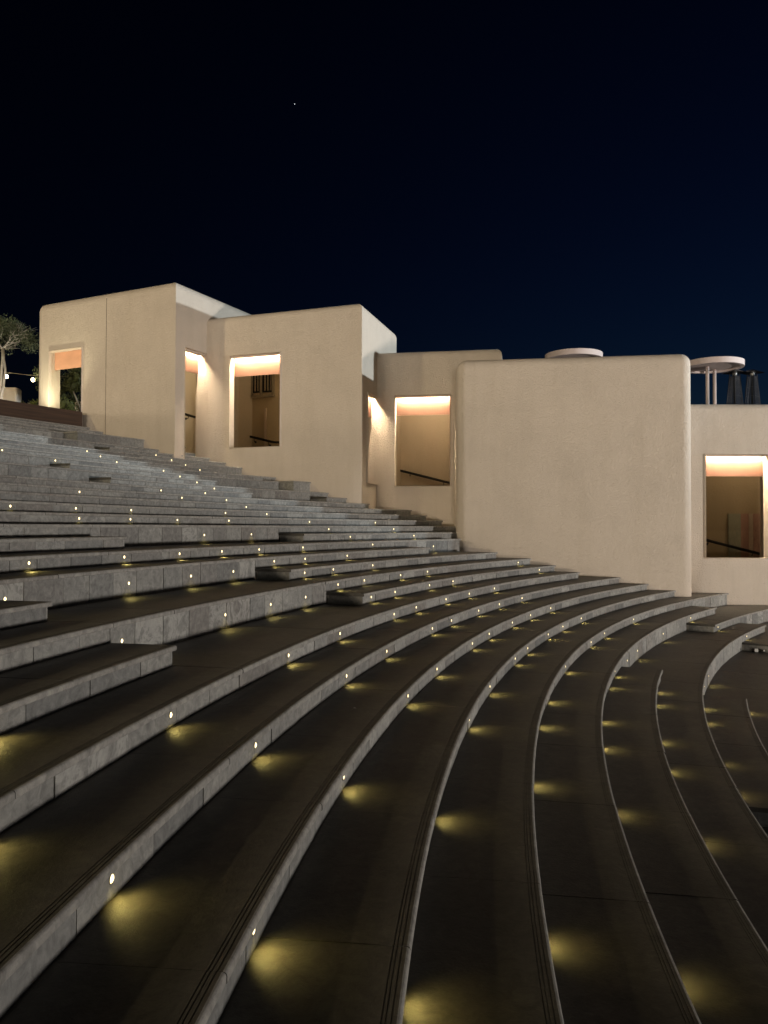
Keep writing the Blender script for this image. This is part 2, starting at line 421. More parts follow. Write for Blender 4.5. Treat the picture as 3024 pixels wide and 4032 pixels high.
# ------------------------------------------------------------------ step lights
LIGHTS = {0: [156.3], 1: [143.1, 152.6, 154.5, 157.8, 159.4, 162.9, 164.8], 2: [143.3, 157.7, 159.3, 162.8, 164.8, 168.1, 172.2],
          3: [143.4, 147.9, 152.6, 154.7, 157.6, 159.2, 162.8, 164.8, 168.1, 172.2], 4: [148.0, 152.5, 154.7, 159.2, 162.7, 164.8, 168.1, 172.3],
          5: [151.3, 153.8, 155.8, 158.6, 160.3, 163.7, 166.4, 170.4, 173.8], 6: [151.4, 153.8, 155.9, 158.5, 160.3, 163.8, 166.3, 170.5, 173.8],
          7: [151.4, 153.8, 155.9, 158.5, 160.2, 163.8, 166.4, 170.5, 173.8], 8: [151.4, 153.8, 155.9, 158.4, 160.1, 163.7, 166.4, 170.5, 173.8],
          9: [144.5, 152.7, 154.7, 157.4, 159.1, 172.2], 10: [144.5, 152.6, 154.7, 157.3, 159.0, 160.9, 162.7, 164.7, 168.1], 11: [154.7, 157.3, 159.0],
          12: [154.6, 157.2, 158.9, 160.9, 162.7, 164.9, 168.1], 13: [146.6, 151.2, 155.7, 158.1, 159.9, 161.7, 163.7, 166.4], 14: [146.6, 151.2],
          15: [146.7, 151.2, 155.7, 158.0], 16: [146.7, 151.1, 155.6, 158.0, 159.9, 161.7], 17: [152.4, 154.6, 158.8, 160.8, 162.8], 18: [152.4],
          19: [152.4, 154.6, 158.8], 20: [152.5, 154.6], 21: [151.1], 22: [151.1], 23: [151.1], 24: [151.1, 155.7], 25: [148.5, 152.5, 156.9],
          26: [148.5, 152.5], 27: [148.5, 152.4], 28: [148.6]}
# shared meshes, built in local axes: +X points out of the riser
bm = bmesh.new()
def ring(bm, x, r, seg=14): return [bm.verts.new((x, r * math.cos(2 * math.pi * i / seg), r * math.sin(2 * math.pi * i / seg))) for i in range(seg)]
rs = [ring(bm, -0.012, 0.021), ring(bm, 0.004, 0.021), ring(bm, 0.006, 0.0195), ring(bm, 0.004, 0.0168), ring(bm, -0.001, 0.0168)]
for a, b_ in zip(rs, rs[1:]):
    for j in range(14): bm.faces.new((a[j], a[(j + 1) % 14], b_[(j + 1) % 14], b_[j]))
house_me = bpy.data.meshes.new('light_housing'); bm.to_mesh(house_me); bm.free(); house_me.materials.append(M['housing'])
bm = bmesh.new()
rs = [ring(bm, 0.001, 0.0166), ring(bm, 0.005, 0.013), ring(bm, 0.007, 0.006)]
for a, b_ in zip(rs, rs[1:]):
    for j in range(14): bm.faces.new((a[j], a[(j + 1) % 14], b_[(j + 1) % 14], b_[j]))
bm.faces.new(rs[-1])
lens_me = bpy.data.meshes.new('light_lens'); bm.to_mesh(lens_me); bm.free(); lens_me.materials.append(M['lens'])
spot_d = bpy.data.lights.new('step_spot', 'SPOT'); spot_d.energy = 1.55; spot_d.color = (1.0, 0.78, 0.22)
spot_d.spot_size = rad(136); spot_d.spot_blend = 1.0; spot_d.shadow_soft_size = 0.012
for k, phs in LIGHTS.items():
    phs = sorted(phs)
    for i, ph in enumerate(phs):
        dbl = not exists(k - 1, ph)
        z = Zk(k) - (0.158 if dbl else 0.074 if k < 9 else 0.071)
        r = Rk(k) + OVER
        root = empty('step_light', (*P2(r, ph), z)); root.rotation_euler = (0, 0, rad(ph + 180))
        tag(root, 'step light, %s from the building end, in riser of %s step up' % (ordw(i + 1), ordw(k + 1)), 'step light', 'step lights in the risers')
        for nm, me in (('housing', house_me), ('lens', lens_me)):
            o = bpy.data.objects.new(nm, me); COL.objects.link(o); o.parent = root
        s = bpy.data.objects.new('spot', spot_d); COL.objects.link(s); s.parent = root
        s.location = (0.022, 0, 0.002)
        s.rotation_euler = (0, rad(-40), 0)      # -Z axis turned down and away from the riser

# ------------------------------------------------------------------ stucco buildings
def rel(z): return z + ZC
def norm2(v):
    l = math.hypot(*v); return (v[0] / l, v[1] / l)
class Block:
    """hollow stucco block on a plan quad (front-left, front-right, back-right, back-left) with cut openings"""
    def __init__(s, name, quad, zb, zt, openings, label, t=0.38, r=0.20, zi=None):
        s.q = [Vector((x, y, 0)) for x, y in quad]; s.t = t
        s.zb, s.zt = rel(zb), rel(zt)
        s.d = [(s.q[(i + 1) % 4] - s.q[i]).normalized() for i in range(4)]
        s.n = [Vector((d.y, -d.x, 0)) for d in s.d]
        s.L = [(s.q[(i + 1) % 4] - s.q[i]).length for i in range(4)]
        iq = []
        for i in range(4):                       # inner corner = intersection of the two offset sides
            a, da = s.q[i - 1] - s.n[i - 1] * t, s.d[i - 1]
            b, db = s.q[i] - s.n[i] * t, s.d[i]
            den = da.x * db.y - da.y * db.x
            w = b - a; u = (w.x * db.y - w.y * db.x) / den
            iq.append(a + da * u)
        s.iq = iq
        s.root = empty(name, (s.q[0].x, s.q[0].y, s.zb)); tag(s.root, label, 'building', 'stepped stucco buildings beside the steps')
        bm = bmesh.new(); zti = s.zt - 0.35; holes = []
        def V(p, z): return bm.verts.new((p.x, p.y, z))
        for i in range(4):
            op = [o for o in openings if o[0] == i]
            us = sorted({0.0, s.L[i]} | {u for o in op for u in o[1:3]}); ws = sorted({s.zb, s.zt} | {rel(z) for o in op for z in o[3:5]})
            def inside(u, w): return any(o[1] < u < o[2] and rel(o[3]) < w < rel(o[4]) for o in op)
            P = lambda u, tt=0: s.q[i] + s.d[i] * u - s.n[i] * tt
            for a, b in zip(us, us[1:]):
                for c, e in zip(ws, ws[1:]):
                    if inside((a + b) / 2, (c + e) / 2): continue
                    bm.faces.new((V(P(a), c), V(P(b), c), V(P(b), e), V(P(a), e)))
            u0, u1 = (s.iq[i] - s.q[i]).dot(s.d[i]), (s.iq[(i + 1) % 4] - s.q[i]).dot(s.d[i])
            usi = [u0] + [u for u in us[1:-1]] + [u1]; wsi = [s.zb] + [w for w in ws[1:-1]] + [zti]
            usi = [max(u0, min(u1, u)) for u in usi]
            for a, b in zip(usi, usi[1:]):
                if b - a < 1e-4: continue
                for c, e in zip(wsi, wsi[1:]):
                    if inside((a + b) / 2, (c + e) / 2): continue
                    bm.faces.new((V(P(b, t), c), V(P(a, t), c), V(P(a, t), e), V(P(b, t), e)))
            for o in op:
                a, b, c, e = o[1], o[2], rel(o[3]), rel(o[4])
                ai, bi = max(u0, a), min(u1, b)
                bm.faces.new((V(P(a), c), V(P(a), e), V(P(ai, t), e), V(P(ai, t), c)))
                bm.faces.new((V(P(b), c), V(P(bi, t), c), V(P(bi, t), e), V(P(b), e)))
                bm.faces.new((V(P(a), e), V(P(b), e), V(P(bi, t), e), V(P(ai, t), e)))
                if c > s.zb + 1e-4: bm.faces.new((V(P(a), c), V(P(ai, t), c), V(P(bi, t), c), V(P(b), c)))
                holes.append((i, a, b, c, e))
        bmesh.ops.remove_doubles(bm, verts=bm.verts, dist=1e-4)
        def cap(z, quad, flip):
            top = [v for v in bm.verts if abs(v.co.z - z) < 1e-4]
            ring_ = []
            for i in range(4):
                a = quad[i]; d = (quad[(i + 1) % 4] - a); l = d.length; d = d / l
                on = [(d.dot(Vector((v.co.x, v.co.y, 0)) - a), v) for v in top if abs((Vector((v.co.x, v.co.y, 0)) - a).cross(d).length) < 1e-3]
                on = sorted([x for x in on if -1e-3 <= x[0] < l - 1e-3], key=lambda x: x[0])
                ring_ += [v for _, v in on]
            if flip: ring_.reverse()
            bm.faces.new(ring_)
        cap(s.zt, s.q, False); cap(zti, s.iq, True)
        bm.normal_update()
        def on_hole(e_):
            m_ = (e_.verts[0].co + e_.verts[1].co) / 2
            for i, a, b, c, e in holes:
                w = Vector((m_.x, m_.y, 0)) - s.q[i]
                if abs(w.dot(s.n[i])) > 1e-3: continue
                u = w.dot(s.d[i]); z = m_.z
                hu = min(abs(u - a), abs(u - b)) < 1e-3 and c - 1e-3 <= z <= e + 1e-3
                hz = (abs(z - e) < 1e-3 or (abs(z - c) < 1e-3 and c > s.zb + 1e-3)) and a - 1e-3 <= u <= b + 1e-3
                if hu or hz: return True
            return False
        he = [e_ for e_ in bm.edges if on_hole(e_)]
        bmesh.ops.bevel(bm, geom=he, offset=0.05, segments=4, profile=0.5, affect='EDGES', clamp_overlap=True)
        def corner(v):
            p = Vector((v.co.x, v.co.y, 0)); return next((i for i in range(4) if (p - s.q[i]).length < 1e-3), None)
        oe = []
        for e_ in bm.edges:
            a, b = e_.verts
            if corner(a) is not None and corner(a) == corner(b): oe.append(e_)
            elif abs(a.co.z - s.zt) < 1e-4 and abs(b.co.z - s.zt) < 1e-4:
                for i in range(4):
                    if all(abs((Vector((v.co.x, v.co.y, 0)) - s.q[i]).dot(s.n[i])) < 1e-3 for v in (a, b)): oe.append(e_); break
        bmesh.ops.bevel(bm, geom=oe, offset=r, segments=7, profile=0.5, affect='EDGES', clamp_overlap=False)
        bmesh.ops.recalc_face_normals(bm, faces=bm.faces)
        s.wall = obj('wall', bm, M['stucco'], s.root, smooth=True)
        s.wall.data.set_sharp_from_angle(angle=rad(38))
        if zi is not None:
            bm = bmesh.new(); a, b, c, d = s.iq
            bm.faces.new([bm.verts.new((p.x, p.y, rel(zi))) for p in s.iq]); obj('inner_floor', bm, M['tread'], s.root)
    def pt(s, side, u, tt, z):
        p = s.q[side] + s.d[side] * u - s.n[side] * tt; return Vector((p.x, p.y, rel(z)))
    def slab(s, name, mat, side, u0, u1, t0, t1, z0, z1, parent=None):
        bm = bmesh.new()
        add_obox(bm, s.pt(side, 0, 0, 0), s.d[side], -s.n[side], (0, 0, 1), (u0, t0, z0), (u1, t1, z1))
        bmesh.ops.recalc_face_normals(bm, faces=bm.faces)
        o = obj(name, bm, mat, s.root)
        if parent is not None: o.parent = parent; o.matrix_parent_inverse = Matrix.Translation(parent_world(s.root)).inverted()
        return o
    def glazing(s, side, u0, u1, z0, zf, z1, tp=0.20, led=True, glass=True):
        """salmon film band at the head, clear pane below it, warm strip hidden under the head"""
        f = s.slab('film_panel', M['film'], side, u0 + 0.002, u1 - 0.002, tp, tp + 0.012, zf, z1 - 0.002)
        if glass: s.slab('glass_pane', M['glass'], side, u0 + 0.003, u1 - 0.003, tp + 0.003, tp + 0.009, z0 + 0.003, zf - 0.004)
        if led:
            s.slab('light_strip', M['led'], side, u0 + 0.03, u1 - 0.03, tp - 0.100, tp - 0.075, z1 - 0.007, z1 - 0.004)
            s.slab('head_lip', M['stucco'], side, u0 + 0.001, u1 - 0.001, 0.052, tp - 0.112, z1 - 0.045, z1 + 0.01)

bA = Block('stucco_building', [(-10.640, 23.341), (-5.727, 20.98), (-3.9, 24.76), (-8.63, 27.03)], -2.4, 6.78,
           [(0, 0.63, 1.98, 2.0, 5.25), (1, 0.36, 1.32, 1.2, 4.98), (3, 0.6, 3.86, 2.0, 5.25)],
           'tallest cream stucco block at the top of the steps, with a doorway onto trees', r=0.26)
bA.slab('film_panel', M['film_backlit'], 0, 0.635, 1.975, 0.17, 0.182, 4.72, 5.248)
bA.glazing(1, 0.36, 1.32, 1.9, 4.42, 4.98, tp=0.28, glass=False)
bA.slab('expansion_joint', M['corten'], 0, 2.894, 2.904, -0.004, 0.01, -1.0, 6.58)
bB = Block('stucco_building', [(-5.421, 22.272), (-.607, 20.54), (.373, 23.79), (-4.9, 25.66)], -2.4, 6.05,
           [(0, 1.085, 2.69, 2.24, 4.86), (1, 0.43, 1.60, 1.20, 3.69)],
           'cream stucco block with a glowing window, second from the top of the steps', zi=0.9)
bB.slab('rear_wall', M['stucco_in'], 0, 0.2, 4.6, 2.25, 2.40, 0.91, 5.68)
bB.glazing(0, 1.085, 2.69, 2.24, 4.31, 4.86)
bB.glazing(1, 0.43, 1.60, 1.20, 3.12, 3.69, tp=0.19, glass=False)
bC = Block('stucco_building', [(-.36, 21.897), (3.26, 21.26), (3.85, 24.61), (.23, 25.25)], -2.4, 4.99,
           [(0, 0.68, 2.24, 1.16, 3.72)],
           'cream stucco block with a glowing window, tucked behind the large blank wall', zi=0.3)
bC.glazing(0, 0.68, 2.24, 1.16, 3.19, 3.72)
bD = Block('stucco_building', [(1.8, 18.95), (7.28, 18.10), (7.9, 22.05), (2.02, 22.2)], -3.4, 4.16, [],
           'large blank cream stucco block standing forward at the lower steps', r=0.24)
bE = Block('stucco_building', [(7.2, 19.25), (15.0, 19.25), (15.0, 31.0), (7.2, 31.0)], -3.4, 3.13,
           [(0, 0.845, 2.40, -0.75, 1.84)],
           'lowest stucco block at the right edge, with a roof terrace and glowing window', zi=-1.5)
bE.glazing(0, 0.845, 2.40, -0.75, 1.31, 1.84)
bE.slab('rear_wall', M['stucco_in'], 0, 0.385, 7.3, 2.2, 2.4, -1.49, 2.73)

# things seen through the windows
def tube_obj(name, pts, r, mat, parent=None, seg=8):
    bm = bmesh.new(); add_tube(bm, [(x, y, rel(z)) for x, y, z in pts], r, seg); return obj(name, bm, mat, parent, smooth=True)
def handrail(pts, brackets, wall_n, label):
    root = empty('handrail', (pts[0][0], pts[0][1], rel(pts[0][2]))); tag(root, label, 'handrail', 'black handrails behind the windows')
    tube_obj('rail', pts, 0.040, M['black'], root)
    for x, y, z in brackets:
        bm = bmesh.new(); c = Vector((x, y, rel(z))); w = Vector((wall_n[0], wall_n[1], 0))
        add_tube(bm, [c + Vector((0, 0, 0.09)), c + w * 0.02, c + w * 0.10], 0.012, 6); add_tube(bm, [c + w * 0.09, c + w * 0.115], 0.035, 8)
        obj('bracket', bm, M['black'], root)
nB = -bB.n[0]; nC = -bC.n[0]
handrail([(-4.60, 24.27, 3.11), (-4.38, 24.18, 2.87), (-3.98, 24.04, 2.77), (-3.43, 23.84, 2.62), (-2.9, 23.65, 2.60)],
         [(-4.31, 24.16, 2.74), (-4.08, 24.07, 2.66), (-3.6, 23.90, 2.54)], nB, 'black handrail with a bend, behind the window below the second tallest block roof')
handrail([(0.2, 24.79, 1.90), (2.7, 24.35, 1.25)], [(0.83, 24.68, 1.64), (1.9, 24.49, 1.36)], nC, 'straight black handrail behind the window left of the large blank wall')
handrail([(8.2, 21.3, -0.15), (11.2, 21.3, -0.92)], [(8.98, 21.3, -0.45), (10.2, 21.3, -0.76)], (0, 1), 'sloping black handrail behind the window at the right edge')
handrail([(-6.6, 22.95, 3.55), (-5.7, 24.7, 3.40)], [(-6.1, 23.9, 3.36)], (-0.9, 0.43), 'short black handrail inside the narrow doorway of the tallest block')
# barred window on the rear wall of the second block
root = empty('barred_window', (-4.18, 24.2, rel(4.05))); tag(root, 'small barred window on the wall seen through the upper glowing window', 'window')
o3 = Vector((-4.19, 24.19, -0.14)); ux = Vector((0.941, -0.338, 0)); uy = Vector((0.338, 0.941, 0))
def wpiece(name, mat, lo, hi, par=None):
    bm = bmesh.new(); add_obox(bm, o3, ux, uy, (0, 0, 1), lo, hi); return obj(name, bm, mat, par or root)
wpiece('pane', M['dark_glass'], (0.05, -0.005, rel(4.35)), (0.74, 0.03, rel(5.10)))
for a, b in ((0.0, 0.05), (0.32, 0.38), (0.74, 0.80)): wpiece('frame_post', M['frame'], (a, -0.06, rel(4.26)), (b, 0.03, rel(5.15)))
wpiece('frame_sill', M['frame'], (-0.02, -0.08, rel(4.20)), (0.82, 0.03, rel(4.258)))
for a in (0.12, 0.22, 0.47, 0.57, 0.67): wpiece('bar', M['frame'], (a, -0.035, rel(4.40)), (a + 0.035, -0.006, rel(5.10)))
bm = bmesh.new(); add_obox(bm, Vector((-3.73, 24.00, -0.05)), ux, uy, (0, 0, 1), (0, -0.06, rel(2.4)), (0.06, 0.0, rel(3.75)))
tag(obj('wall_batten', bm, M['pale']), 'pale upright batten on the wall behind the second block window', 'batten')
root = empty('painted_screen', (9.57, 21.3, rel(-1.49))); tag(root, 'low painted screen of green and rose panels behind the right edge window', 'screen')
for a, b, mt in ((9.57, 9.91, 'sage'), (9.915, 10.13, 'rose'), (10.135, 10.25, 'pale'), (10.255, 10.75, 'rose')):
    bm = bmesh.new(); add_box(bm, (a, 21.36, rel(-1.49)), (b, 21.40, rel(0.40))); obj('panel', bm, M[mt], root)

# dim room lamps behind the glass
lamp('room_lamp_second_block', 'POINT', (-2.2, 22.6, 5.2), 55, (1.0, 0.78, 0.50), 0.15)
lamp('room_lamp_third_block', 'POINT', (1.6, 23.2, 4.2), 110, (1.0, 0.82, 0.58), 0.15)
lamp('room_lamp_right_block', 'POINT', (10.2, 20.4, 2.3), 40, (1.0, 0.82, 0.60), 0.15)
lamp('room_lamp_tall_block', 'POINT', (-7.0, 23.8, 5.6), 60, (1.0, 0.76, 0.42), 0.15)

# ------------------------------------------------------------------ roof terrace: canopies and heaters
def canopy(c, r, zb, poles, label, z_floor=3.09, notch=None):
    root = empty('round_canopy', (c[0], c[1], rel(z_floor))); tag(root, label, 'canopy', 'round canopies on the roof terrace')
    bm = bmesh.new(); n = 56
    def rg(rr, z): return [bm.verts.new((c[0] + rr * math.cos(2 * math.pi * i / n), c[1] + rr * math.sin(2 * math.pi * i / n), rel(z))) for i in range(n)]
    rs = [rg(r - 0.13, zb + 0.06), rg(r - 0.12, zb), rg(r, zb), rg(r, zb + 0.19), rg(r - 0.03, zb + 0.20)]
    for a, b in zip(rs, rs[1:]):
        for j in range(n): bm.faces.new((a[j], a[(j + 1) % n], b[(j + 1) % n], b[j]))
    bm.faces.new(list(reversed(rs[0]))); bm.faces.new(rs[-1])
    bmesh.ops.recalc_face_normals(bm, faces=bm.faces)
    ob = obj('disc', bm, M['terrace_white'], root, smooth=True); ob.data.set_sharp_from_angle(angle=rad(40))
    if notch:
        bm = bmesh.new(); pts = []
        for a0, a1 in ((notch[0], notch[1]),):
            m_ = 10
            for i in range(m_):
                t0, t1 = [rad(a0 + (a1 - a0) * q / m_) for q in (i, i + 1)]
                q = [(c[0] + rr * math.cos(t), c[1] + rr * math.sin(t)) for rr, t in ((r - 0.02, t0), (r + 0.17, t0), (r + 0.17, t1), (r - 0.02, t1))]
                lo = [bm.verts.new((x, y, rel(zb + 0.03))) for x, y in q]; hi = [bm.verts.new((x, y, rel(zb + 0.205))) for x, y in q]
                bm.faces.new(list(reversed(lo))); bm.faces.new(hi)
                for j in range(4): bm.faces.new((lo[j], lo[(j + 1) % 4], hi[(j + 1) % 4], hi[j]))
        bmesh.ops.remove_doubles(bm, verts=bm.verts, dist=1e-4); bmesh.ops.recalc_face_normals(bm, faces=bm.faces)
        obj('rim_lip', bm, M['terrace_white'], root)
    for x, y in poles:
        bm = bmesh.new(); add_tube(bm, [(x, y, rel(z_floor)), (x, y, rel(zb + 0.05))], 0.058, 14); obj('pole', bm, M['terrace_white'], root, smooth=True)
canopy((11.15, 26.0), 0.98, 5.42, [(10.96, 26.0), (11.42, 26.5)], 'round plaster canopy on two poles beside the black patio heaters')
canopy((6.72, 27.2), 1.0, 5.95, [(6.5, 27.2), (7.0, 27.6)], 'round plaster canopy rim peeking above the large blank wall', z_floor=2.8)
def heater(c, yaw, label, grille):
    root = empty('patio_heater', (c[0], c[1], rel(3.09))); tag(root, label, 'patio heater', 'pyramid patio heaters on the roof terrace')
    Rz = Matrix.Rotation(yaw, 3, 'Z'); C = Vector((c[0], c[1], rel(3.09)))
    def W(x, y, z): return C + Rz @ Vector((x, y, z))
    bm = bmesh.new()
    lo = [bm.verts.new(W(x, y, 1.97)) for x, y in ((-.29, -.29), (.29, -.29), (.29, .29), (-.29, .29))]
    hi = [bm.verts.new(W(x, y, 2.07)) for x, y in ((-.06, -.06), (.06, -.06), (.06, .06), (-.06, .06))]
    bm.faces.new(list(reversed(lo))); bm.faces.new(hi)
    for j in range(4): bm.faces.new((lo[j], lo[(j + 1) % 4], hi[(j + 1) % 4], hi[j]))
    obj('hood', bm, M['heater'], root)
    for x, y in ((-1, -1), (1, -1), (1, 1), (-1, 1)):
        bm = bmesh.new(); add_tube(bm, [W(x * .235, y * .235, 0.0), W(x * .105, y * .105, 1.93)], 0.014, 6); obj('post', bm, M['heater'], root)
    bm = bmesh.new()
    for i in range(4):
        a = ((-1, -1), (1, -1), (1, 1), (-1, 1)); p, q = a[i], a[(i + 1) % 4]
        for j in range(9):
            f = (j + 1) / 10
            x0, y0 = p[0] + (q[0] - p[0]) * f, p[1] + (q[1] - p[1]) * f
            add_tube(bm, [W(x0 * .226, y0 * .226, 0.62), W(x0 * .104, y0 * .104, 1.86)], 0.0035 if not grille else 0.006, 4)
        for zz in (0.75, 0.95, 1.2, 1.5, 1.75):
            s_ = 0.235 + (0.105 - 0.235) * zz / 1.93
            add_tube(bm, [W(p[0] * s_, p[1] * s_, zz), W(q[0] * s_, q[1] * s_, zz)], 0.004, 4)
    obj('grille', bm, M['grille'], root)
    bm = bmesh.new(); add_tube(bm, [W(0, 0, 0.6), W(0, 0, 1.9)], 0.035, 10); obj('glass_tube', bm, M['dark_glass'], root)
    bm = bmesh.new(); add_tube(bm, [W(0, 0, 1.88), W(0, 0, 1.96)], 0.07, 12); obj('burner_cap', bm, M['housing'], root)
    bm = bmesh.new(); add_obox(bm, C, Rz @ Vector((1, 0, 0)), Rz @ Vector((0, 1, 0)), (0, 0, 1), (-.24, -.24, 0), (.24, .24, .6)); obj('base', bm, M['heater'], root)
heater((11.43, 25.0), rad(20), 'black pyramid patio heater nearer the round canopy', True)
heater((12.0, 25.0), rad(38), 'black pyramid patio heater nearer the right edge', False)

# ------------------------------------------------------------------ planter, terrace plants and lights at the upper left
root = empty('corten_planter', (*P2(43.4, 148.5), Zk(KMAX))); tag(root, 'long low rusty steel planter along the top step', 'planter')
zp0, zp1 = Zk(KMAX) + 0.001, Zk(KMAX) + 0.43
bm = bmesh.new(); arc_prism(bm, [(43.29, zp1), (43.29, zp0), (43.32, zp0), (43.32, zp1)], 148.5, 178, 60); obj('front_panel', bm, M['corten'], root)
bm = bmesh.new(); arc_prism(bm, [(44.32, zp1), (44.32, zp0), (44.35, zp0), (44.35, zp1)], 148.5, 178, 60); obj('back_panel', bm, M['corten'], root)
bm = bmesh.new(); arc_prism(bm, [(43.321, zp1), (43.321, zp0), (44.319, zp0), (44.319, zp1)], 148.5, 148.54, 1); obj('end_panel', bm, M['corten'], root)
bm = bmesh.new(); arc_prism(bm, [(43.322, zp1 - 0.08), (43.322, zp0 + 0.02), (44.318, zp0 + 0.02), (44.318, zp1 - 0.08)], 148.55, 177.9, 60); obj('soil', bm, M['core'], root)

def leaf_mesh(name, clusters, n, size, mat, parent, squash=1.0, shell=0.55):
    vsx, fs = [], []
    tot = sum(c[3] ** 2 for c in clusters)
    for cx, cy, cz, r in clusters:
        for _ in range(int(n * r * r / tot)):
            while True:
                v = Vector((random.uniform(-1, 1), random.uniform(-1, 1), random.uniform(-1, 1)))
                if shell < v.length <= 1 or (v.length <= 1 and random.random() < 0.25): break
            p = Vector((cx, cy, cz)) + Vector((v.x * r, v.y * r, v.z * r * squash))
            a = Vector((random.gauss(0, 1), random.gauss(0, 1), random.gauss(0, .7))).normalized(); b = a.orthogonal().normalized()
            b = Matrix.Rotation(random.uniform(0, 6.28), 3, a) @ b; l = size * random.uniform(.6, 1.4); c = a.cross(b)
            i = len(vsx); vsx += [p - b * l, p + c * l * .42, p + b * l, p - c * l * .42]; fs.append((i, i + 1, i + 2, i + 3))
    me = bpy.data.meshes.new(name); me.from_pydata(vsx, [], fs); me.update(); return link(name, me, mat, parent)
# umbrella tree
TB = Vector((-13.43, 27.0, Zk(KMAX) - 0.02))
root = empty('umbrella_tree', TB); tag(root, 'uplit umbrella shaped tree with pale twin stems at the left edge', 'tree', 'trees on the upper terrace')
bm = bmesh.new(); zf = Zk(KMAX)
add_tube(bm, [(-13.46, 27.0, zf - .1), (-13.50, 27.0, rel(4.5)), (-13.42, 27.0, rel(4.9)), (-13.36, 27.0, rel(5.5)), (-13.42, 27.0, rel(5.9)), (-13.46, 27, rel(6.3))], [.06, .05, .042, .04, .045, .055], 9)
add_tube(bm, [(-13.55, 27.05, zf - .1), (-13.55, 27.05, rel(4.6)), (-13.52, 27.05, rel(5.4)), (-13.46, 27.0, rel(5.9)), (-13.46, 27, rel(6.3))], [.06, .05, .045, .045, .05], 9)
random.seed(21)
def branch(bm, p, d, l, r, depth):
    pts = [Vector(p)]; dd = Vector(d).normalized()
    for i in range(4):
        dd = (dd + Vector((random.uniform(-.35, .35), random.uniform(-.35, .35), random.uniform(-.22, .25)))).normalized()
        pts.append(pts[-1] + dd * l / 4)
    add_tube(bm, pts, [r, r * .85, r * .7, r * .55, r * .4], 6)
    if depth:
        for i in (2, 3, 4):
            for _ in range(2 if i == 4 else 1):
                branch(bm, pts[i], dd + Vector((random.uniform(-.9, .9), random.uniform(-.9, .9), random.uniform(-.3, .5))), l * .55, r * .5, depth - 1)
for a in range(9):
    t = 2 * math.pi * a / 9 + random.uniform(-.2, .2)
    branch(bm, (-13.46, 27, rel(6.27)), (math.cos(t), math.sin(t), random.uniform(.0, .4)), random.uniform(.6, .85), .03, 2)
obj('trunk', bm, M['bark'], root, smooth=True)
cl = []
for _ in range(95):
    t, q = random.uniform(0, 6.28), math.sqrt(random.random()) * 1.12
    cl.append((-13.5 + q * math.cos(t), 27 + q * math.sin(t), rel(7.05 - 0.40 * q * q + random.uniform(-.2, .22)), random.uniform(.18, .32)))
leaf_mesh('crown', cl, 8500, .034, M['leaf'], root, .8)
lamp('tree_uplight', 'SPOT', (-12.9, 26.1, 3.05), 380, (1.0, 0.95, 0.86), .05, spot_size=rad(70)).rotation_euler = Vector((-.5, .9, 3.3)).to_track_quat('-Z', 'Y').to_euler()
# leafy tree behind the doorway
random.seed(5)
root = empty('leafy_tree', (-11.54, 29.0, zf)); tag(root, 'dark leafy tree seen through the doorway of the tallest block', 'tree', 'trees on the upper terrace')
bm = bmesh.new()
add_tube(bm, [(-11.52, 29, zf - .1), (-11.52, 29, rel(4.35)), (-11.62, 29, rel(4.75)), (-11.8, 29, rel(5.2))], [.06, .05, .035, .02], 8)
add_tube(bm, [(-11.50, 29.02, rel(4.2)), (-11.46, 29.05, rel(4.75)), (-11.4, 29.1, rel(5.3))], [.05, .035, .02], 8)
add_tube(bm, [(-11.47, 28.95, rel(4.2)), (-11.40, 28.9, rel(4.75)), (-11.2, 28.8, rel(5.1))], [.04, .03, .02], 8)
obj('trunk', bm, M['bark'], root, smooth=True)
cl = [(-11.7 + random.gauss(0, .5), 29 + random.gauss(0, .4), rel(5.45 + random.gauss(0, .38)), random.uniform(.22, .4)) for _ in range(40)]
leaf_mesh('crown', cl, 6000, .05, M['leaf2'], root, .9)
def shrub(name, c, r, n, mat, label, size=.06):
    root = empty(name, (c[0], c[1], zf)); tag(root, label, 'shrub', 'shrubs on the upper terrace')
    bm = bmesh.new()
    for i in range(7):
        t = random.uniform(0, 6.28); add_tube(bm, [(c[0], c[1], zf - .05), (c[0] + .3 * r * math.cos(t), c[1] + .3 * r * math.sin(t), rel(c[2]) - .1), (c[0] + .8 * r * math.cos(t), c[1] + .8 * r * math.sin(t), rel(c[2]) + r * .5)], [.02, .014, .006], 5)
    obj('stems', bm, M['bark'], root)
    leaf_mesh('foliage', [(c[0] + random.gauss(0, r * .4), c[1] + random.gauss(0, r * .4), rel(c[2]) + random.gauss(0, r * .35), r * .45) for _ in range(14)], n, size, mat, root)
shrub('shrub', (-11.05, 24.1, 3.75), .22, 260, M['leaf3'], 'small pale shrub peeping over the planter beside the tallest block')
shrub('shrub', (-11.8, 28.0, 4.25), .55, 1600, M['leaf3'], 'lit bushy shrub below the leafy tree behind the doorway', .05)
# low walls behind
def low_wall(name, x0, x1, y0, y1, ztop, label):
    bm = bmesh.new(); add_box(bm, (x0, y0, zf - .1), (x1, y1, rel(ztop)))
    ed = [e for e in bm.edges if min(v.co.z for v in e.verts) > rel(ztop) - .01 or abs(e.verts[0].co.z - e.verts[1].co.z) > .1]
    bmesh.ops.bevel(bm, geom=ed, offset=.10, segments=4, profile=.5, affect='EDGES')
    o = obj(name, bm, M['stucco'], None, smooth=True); o.data.set_sharp_from_angle(angle=rad(40)); tag(o, label, 'wall', 'free standing stucco walls on the terrace')
low_wall('stucco_wall', -17.5, -13.92, 29.0, 29.5, 5.26, 'small cream wall with rounded corner beside the umbrella tree')
low_wall('stucco_wall', -12.55, -9.8, 31.0, 31.4, 5.05, 'cream wall behind the trunk of the leafy tree')
